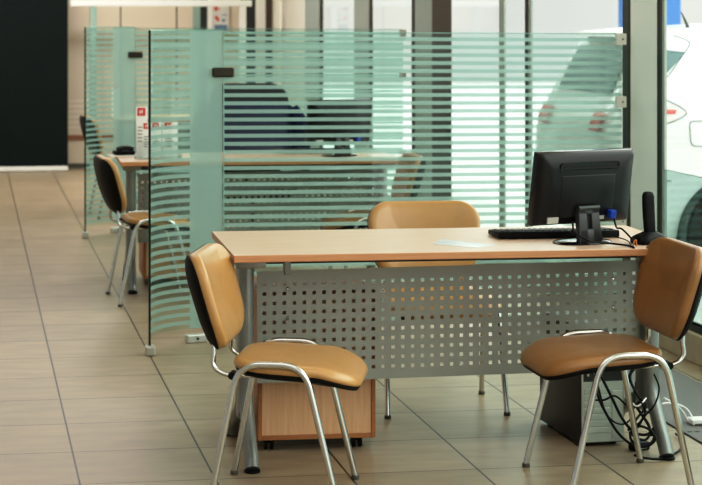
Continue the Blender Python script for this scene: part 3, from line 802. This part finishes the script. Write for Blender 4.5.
side_patch([(.14, .93), (.32, .965), (.462, 1.034), (.18, 1.13)], 'tail_lamp', M_['lamp_clear'], .006)
side_patch([(.16, 1.025), (.39, 1.025), (.40, 1.05), (.16, 1.06)], 'lamp_stripe', M_['lamp_red'], .010)
def seam(pts, name='seam'):
    pp_ = smoothp([(x, z, 0) for x, z in pts], 5)
    MB().tube([(p.x, -(side_y(p.x, p.y)+.003), p.y) for p in pp_], .0025, 6).build(name, M_['car_dark'], t, 180)
seam([(.46, 1.485), (.53, 1.455), (.535, 1.425), (.46, 1.34), (.38, 1.25), (.24, 1.12)])
seam([(.24, 1.16), (.32, 1.12), (.462, 1.034), (.33, .966), (.16, .93)])
seam([(.475, .955), (.48, .975), (.50, .982), (.60, .982), (.625, .96), (.62, .86), (.60, .838), (.51, .838), (.48, .86), (.475, .955)], 'fuel_flap')
seam([(.03, .64), (.2, .64), (.36, .635)])
# rear face: glass, lamps, plate, spoiler
def rear_patch(y0, y1, z0, z1, name, m, off=.006, n=8):
    bb = MB(); G_ = []
    prof = [(x, zt_) for x, zb, zl, hl, zt_, ht in [station(k*.1) for k in range(0, 56)]]
    def rx(z, y):
        zz = z
        for (xa, za), (xb, zb_) in zip(prof, prof[1:]):
            if za <= zz <= zb_: return xa+(xb-xa)*(zz-za)/(zb_-za)
        return 0.0 if zz < .8 else .45
    for i in range(n+1):
        row = []
        for j in range(n+1):
            y = y0+(y1-y0)*i/n; z = z0+(z1-z0)*j/n
            row.append(bb.bm.verts.new((rx(z, y)-off, y, z+.012)))
        G_.append(row)
    for i in range(n):
        for j in range(n): bb.bm.faces.new((G_[i][j], G_[i+1][j], G_[i+1][j+1], G_[i][j+1]))
    return bb.build(name, m, t, 180)
rear_patch(-.50, .50, 1.12, 1.40, 'rear_window', M_['car_glass'])
rear_patch(-.60, -.42, .90, 1.02, 'tail_lamp', M_['lamp_red'], .02); rear_patch(.42, .60, .90, 1.02, 'tail_lamp', M_['lamp_red'], .02)
MB().box(-.012, .0, -.26, .26, .50, .61, .003).build('number_plate', M_['silver'], t)
MB().loft([[Vector((x, y, z)) for x, z in ((.24, 1.47), (.26, 1.50), (.60, 1.53), (.60, 1.47))] for y in (-.56, -.3, 0, .3, .56)]).build('spoiler', M_['car'], t, 40)
MB().tube([(.61, -.50, 1.505), (.595, -.50, 1.55), (.56, -.50, 1.625)], .011, 8, radii=[1.6, 1., .35]).build('antenna', M_['car_dark'], t, 60)
for x in (.75, 3.20):
    for s in (-1, 1):
        Mx = Matrix.Translation((x, s*.79, .315)) @ Matrix.Rotation(PI/2, 4, 'X')
        MB().lathe([(.345, -.075), (.348, .0), (.345, .0755)], 40, Mx).build('wheel_arch', M_['car_dark'], t, 40)
        wh = MB().lathe([(.20, -.09), (.29, -.088), (.31, -.07), (.315, 0), (.31, .07), (.29, .088), (.20, .09)], 40, Mx).build('wheel', M_['tyre'], t, 40)
        hub = MB().lathe([(.19, -.093), (.205, -.088), (.205, .088), (.19, .093)], 30, Mx)
        for k in range(5):
            a = 2*PI*k/5
            for q in (-1, 1): hub.box(.03, .18, -.022, .022, q*.094-.006, q*.094+.006, .003, 1, Mx @ Matrix.Rotation(a, 4, 'Z'))
        hub.build('rim', M_['rim'], wh, 40)
# blue sign pylon
t = thing('sign_pylon', 'tall blue pylon standing outside behind the white car', 'sign', at(649.5, 170, 22)*Vector((1, 1, 0))+Vector((0, 0, -.04)), TH)
MB().box(-.36, .36, -.1, .1, .1, 4.2, .02).build('sign_panel', M_['blue_sign'], t); MB().box(-.4, .4, -.16, .16, 0, .1, .01).build('base', M_['silver'], t)

# ================================================================ LIGHT
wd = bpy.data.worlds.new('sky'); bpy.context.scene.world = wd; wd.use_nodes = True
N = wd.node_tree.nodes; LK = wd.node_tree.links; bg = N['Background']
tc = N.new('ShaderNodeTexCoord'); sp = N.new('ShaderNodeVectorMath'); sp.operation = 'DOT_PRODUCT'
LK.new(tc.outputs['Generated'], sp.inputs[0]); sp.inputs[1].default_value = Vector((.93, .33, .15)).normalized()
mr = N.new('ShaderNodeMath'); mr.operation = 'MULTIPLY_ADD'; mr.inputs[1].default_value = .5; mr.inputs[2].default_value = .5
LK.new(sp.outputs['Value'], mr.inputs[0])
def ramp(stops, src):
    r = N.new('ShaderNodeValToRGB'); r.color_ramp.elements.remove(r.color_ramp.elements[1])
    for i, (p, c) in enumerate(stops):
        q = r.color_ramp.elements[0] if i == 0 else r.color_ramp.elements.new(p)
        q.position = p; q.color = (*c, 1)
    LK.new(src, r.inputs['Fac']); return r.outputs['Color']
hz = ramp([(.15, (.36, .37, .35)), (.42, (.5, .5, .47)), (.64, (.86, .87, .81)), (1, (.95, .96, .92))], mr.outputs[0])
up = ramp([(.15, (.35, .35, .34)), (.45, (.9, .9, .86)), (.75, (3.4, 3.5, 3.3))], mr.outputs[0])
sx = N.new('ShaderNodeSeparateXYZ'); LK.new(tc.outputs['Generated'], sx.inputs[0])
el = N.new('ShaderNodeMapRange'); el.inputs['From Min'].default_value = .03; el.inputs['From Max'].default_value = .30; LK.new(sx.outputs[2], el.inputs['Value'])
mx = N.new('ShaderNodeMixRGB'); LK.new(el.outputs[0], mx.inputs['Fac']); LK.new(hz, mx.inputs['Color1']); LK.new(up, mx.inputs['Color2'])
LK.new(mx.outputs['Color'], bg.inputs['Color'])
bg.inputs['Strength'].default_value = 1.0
def sun(name, direction, e_, ang, col=(1, 1, 1)):
    l = bpy.data.lights.new(name, 'SUN'); l.energy = e_; l.angle = math.radians(ang); l.color = col
    o = bpy.data.objects.new(name, l); C.objects.link(o)
    o.rotation_euler = Vector(direction).to_track_quat('-Z', 'Y').to_euler(); return o
sun('sun', (.32, .14, -1), 1.9, 4, (1, .98, .97))
def area(name, p, sx, sy, power, col=(1, .975, .965), aim=(0, 0, -1)):
    l = bpy.data.lights.new(name, 'AREA'); l.shape = 'RECTANGLE'; l.size = sx; l.size_y = sy; l.energy = power; l.color = col
    o = bpy.data.objects.new(name, l); C.objects.link(o); o.location = p
    o.rotation_euler = Vector(aim).to_track_quat('-Z', 'Y').to_euler(); return o
for v, pw_ in ((4.6, 22), (9.5, 24), (14.0, 44), (17.3, 90)):
    area('fill_light', W(.6, v, 3.12), 2.6, .9, pw_)  # unseen area lights added as fill for the interior and back wall

# ================================================================ CAMERA
cd = bpy.data.cameras.new('camera'); cam = bpy.data.objects.new('camera', cd); C.objects.link(cam)
cam.location = (0, 0, H); cam.rotation_euler = (PI/2, 0, 0)
cd.sensor_width = 36; cd.lens = 36*FPX/702
cd.shift_x = (351-CX)/702; cd.shift_y = -(242.5-HY)/702
cd.clip_start = .1; cd.clip_end = 200
cd.dof.use_dof = True; cd.dof.focus_distance = 6.3; cd.dof.aperture_fstop = 6.0
sc = bpy.context.scene; sc.camera = cam
sc.view_settings.view_transform = 'Standard'; sc.view_settings.look = 'None'
sc.view_settings.use_curve_mapping = True
cm = sc.view_settings.curve_mapping
cv = cm.curves[3]
for p in ((.05, .033), (.28, .28), (.6, .68)): cv.points.new(*p)
cm.update()
